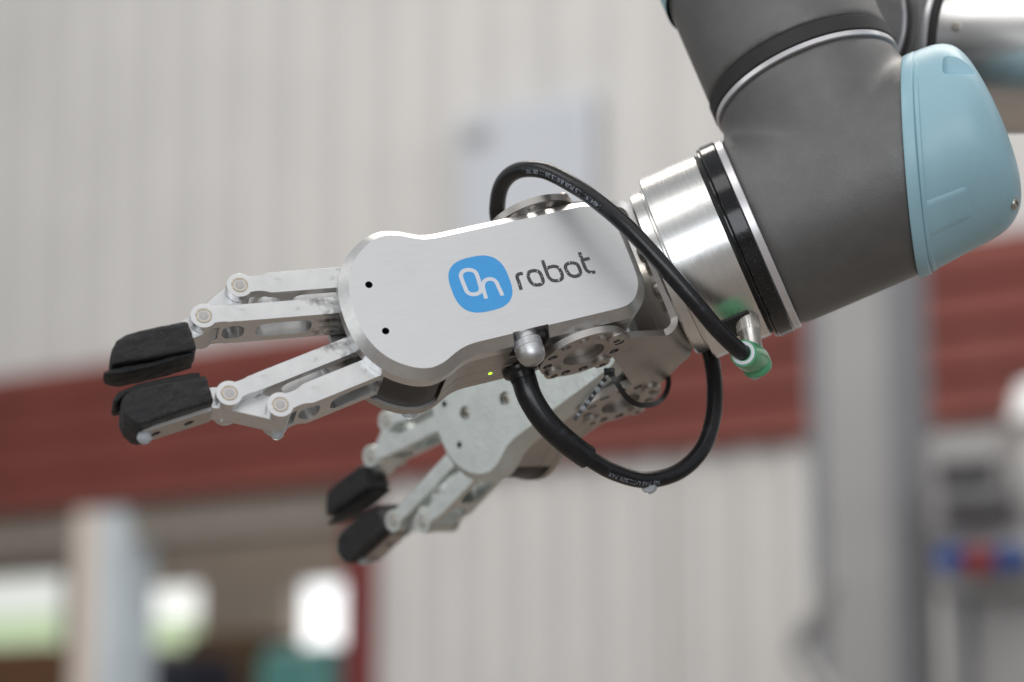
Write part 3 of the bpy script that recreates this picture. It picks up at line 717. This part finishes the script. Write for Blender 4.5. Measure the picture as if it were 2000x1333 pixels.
# ------------------------------------------------------------------ cables
I4 = Matrix.Translation((0, 0, 0))
def cable_pts(L, k=14): return catmull([at(*p) for p in L], k)
def cable_text(P, r, body, size, s_start, phi0):
    """wrap lettering round a cable, read against the direction of the path"""
    me = text_mesh(body, size); acc = [0]
    for i in range(1, len(P)): acc.append(acc[-1] + (P[i] - P[i - 1]).length)
    fr = tube_frames(P)
    for v in me.vertices:
        s = s_start - v.co.x; i = max(0, min(len(P) - 2, next((j for j in range(len(acc) - 1) if acc[j + 1] > s), len(P) - 2)))
        f_ = (s - acc[i]) / max(1e-9, acc[i + 1] - acc[i]); p = P[i].lerp(P[i + 1], f_); t = fr[i][1].lerp(fr[min(i + 1, len(fr) - 1)][1], f_).normalized()
        c = (CAM - p); c = (c - t * c.dot(t)).normalized(); upv = c.cross(-t)
        a = phi0 + (v.co.y - size * .35) / r; v.co = p + (c * math.cos(a) + upv * math.sin(a)) * (r + .00006)
    return me
LA = [(1016, 716, 950), (1023, 740, 948), (1036, 778, 946), (1064, 822, 946), (1102, 860, 948), (1148, 894, 952), (1200, 923, 958), (1262, 938, 965), (1325, 922, 972), (1370, 880, 979), (1392, 820, 986), (1396, 755, 993), (1388, 695, 1000), (1370, 640, 1008)]
PA = catmull([at(*p) for p in LA] + [F_ARM @ (Vector((80, 12, EC - 45)) * S), F_ARM @ (Vector((84, 4, EC - 38)) * S)], 14); ncut = 14 * 5
ca = thing('gripper_cable', Matrix.Translation(PA[0]), 'black cable looping below the bracket with a thick sleeve at the gripper', 'cable')
def to_local(me, o): me.transform(Matrix.Translation(-o)); return me
RA = 3.35 * S; RS = 5.0 * S
part('jacket', to_local(tube(PA, RA, 28), PA[0]), MT['cable'], ca, 60, True, 1)
part('sleeve', to_local(tube(PA[:ncut + 1], lambda t: RS * (1.02 - .06 * t), 28), PA[0]), MT['cable'], ca, 60, True, 1)
acc = 0
for i in range(1, 14 * 7 - 4): acc += (PA[i] - PA[i - 1]).length
part('lettering', to_local(cable_text(PA, RA, 'NE PAS UTILISER PAR', 2.5 * S, acc + 10 * S, .45), PA[0]), MT['ctext'], ca, 30, False, 1)
LB = [(976, 445, 1000), (972, 395, 988), (984, 355, 977), (1014, 333, 966), (1060, 333, 956), (1110, 356, 948), (1160, 389, 942), (1222, 441, 936), (1290, 513, 932), (1350, 582, 931), (1398, 640, 933), (1436, 678, 937), (1462, 698, 943)]
PB = catmull([F_G2 @ (Vector((12.4, 26.0, -20)) * S), F_G2 @ (Vector((6.0, 38.0, -16)) * S)] + [at(*p) for p in LB], 14)
cb = thing('tool_cable', Matrix.Translation(PB[0]), 'black cable arching over the gripper plate to a green plug under the tool flange', 'cable')
part('jacket', to_local(tube(PB, 3.3 * S, 28), PB[0]), MT['cable'], cb, 60, True, 1)
acc = 0
for i in range(1, 14 * 8 + 6): acc += (PB[i] - PB[i - 1]).length
part('lettering', to_local(cable_text(PB, 3.3 * S, '1404191  1,5 PUR 8.0/15 20 11 081501', 2.5 * S, acc, .38), PB[0]), MT['ctext'], cb, 30, False, 1)
# green angled plug on the second cable
e0 = at(1452, 690, 939); ein = at(1474, 704, 953); nut0 = at(1462, 640, 958); low = at(1484, 728, 956)
pl = to_local(tube(catmull([e0, e0.lerp(ein, .4), ein, ein.lerp(low, .55), low], 5), lambda t: (5.3 + .6 * min(1, t * 4) - 2.6 * max(0, t - .82) / .18) * S, 32), PB[0])
boot = part('plug_boot', pl, MT['green'], cb, 50, True, 1)
part('boot_collar', to_local(lathe([(3.4 * S, -.4 * S), (4.4 * S, -.5 * S), (4.6 * S, .2 * S), (3.3 * S, .3 * S)], 28, axis(e0, e0 - ein), True), PB[0]), MT['white'], boot, 40, True, 1)
nd = (ein - nut0).normalized()
nutm = lathe([(3.9 * S, -6 * S), (4.6 * S, -5 * S), (4.6 * S, 2 * S), (4.1 * S, 3 * S), (4.1 * S, 10 * S)], 40, axis(nut0, nd))
nut = part('plug_nut', to_local(nutm, PB[0]), MT['bolt'], cb, 30, True, 1)
kr = []
for k in range(28):
    m_ = box(4.5 * S, 4.85 * S, -.16 * S, .16 * S, -4.6 * S, 1.7 * S); m_.transform(axis(nut0, nd) @ Matrix.Rotation(2 * math.pi * k / 28, 4, 'Z')); kr.append(m_)
part('knurl', to_local(join(*kr), PB[0]), MT['bolt'], nut, 30, False, 1)

# ------------------------------------------------------------------ cable tie
tie = thing('cable_tie', Matrix.Translation(at(1190, 727, 975)), 'black cable tie with a beaded loose tail under the bracket', 'cable tie'); to = at(1190, 727, 975)
def flat_strap(P, w, h):
    fr = tube_frames(P); rs = []
    for p, t, a, b in fr:
        c = (CAM - p); c = (c - t * c.dot(t)).normalized(); d = t.cross(c)
        rs.append([p + d * w / 2 + c * h / 2, p - d * w / 2 + c * h / 2, p - d * w / 2 - c * h / 2, p + d * w / 2 - c * h / 2])
    return rings(rs)
part('loop', to_local(flat_strap(catmull([at(1190, 726, 975), at(1205, 748, 974), at(1222, 774, 976), at(1245, 790, 982), at(1275, 790, 992), at(1297, 774, 1002), at(1306, 745, 1008), at(1296, 715, 1012)], 6), 2.2 * S, 1.3 * S), to), MT['black'], tie, 50, True, 1)
tl = part('tail', to_local(flat_strap(catmull([at(1194, 726, 974), at(1176, 748, 971), at(1150, 784, 967), at(1122, 820, 964)], 6), 1.7 * S, 1.2 * S), to), MT['black'], tie, 50, True, 1)
part('head', to_local(bevel(prism([(-2.2 * S, -1.7 * S), (2.2 * S, -1.7 * S), (2.2 * S, 1.7 * S), (-2.2 * S, 1.7 * S)], -1.6 * S, 1.6 * S, axis(to, CAM - to)), .6 * S, 3), to), MT['black'], tie, 40, True, 1)
# beads of coolant, hanging drops
def bead(c, r, sq=(1, 1, 1)):
    me = lathe([(.08 * r, -r), (.5 * r, -.87 * r), (.87 * r, -.5 * r), (r, 0), (.87 * r, .5 * r), (.5 * r, .87 * r), (.08 * r, r)], 14); me.transform(Matrix.Translation(c)); return me
for k in range(7):
    f_ = .12 + .13 * k; q = at(1194 - 72 * f_, 726 + 94 * f_, 972.3 - 9 * f_)
    part('bead', to_local(bead(q, (.85 + .25 * ((k * 7) % 3)) * S), to), MT['drop'], tl, 60, True, 1)
def drop(px, py, depth, w, h, label):
    """milky drop hanging from pixel point: w half width, h length in model units"""
    o = at(px, py, depth)
    prof = [(.05, w * 1.0), (w * .5, w * .9), (w * .86, w * .55), (w, w * .1), (w * .98, -.25 * h), (w * .82, -.55 * h), (w * .58, -.78 * h), (w * .3, -.94 * h), (.05, -h)]
    me = lathe([(r_ * S, z_ * S) for r_, z_ in prof], 28)
    d = part('water_drop', me, MT['drop'], None, 70, True, 1); d.location = o
    tag(d, label, 'water drop', 'milky coolant drops'); return d
drop(282, 855, 890, 2.8, 2.6, 'milky drop hanging from the lower rubber fingertip of the logo gripper')
drop(541, 848, 914, 2.6, 2.4, 'small drop under the lower outer finger joint of the logo gripper')
drop(800, 804, 940, 3.4, 3.0, 'flat milky drop under the round head of the logo gripper')
drop(1268, 952, 966, 3.2, 2.8, 'milky drop hanging from the bottom of the cable loop')
drop(1474, 732, 957, 2.4, 2.2, 'clear drop at the bottom of the green plug')
drop(710, 1094, 1121, 3.0, 2.6, 'blurred drop under the fingertip of the plain gripper')

bpy.data.scenes.remove(TMP)
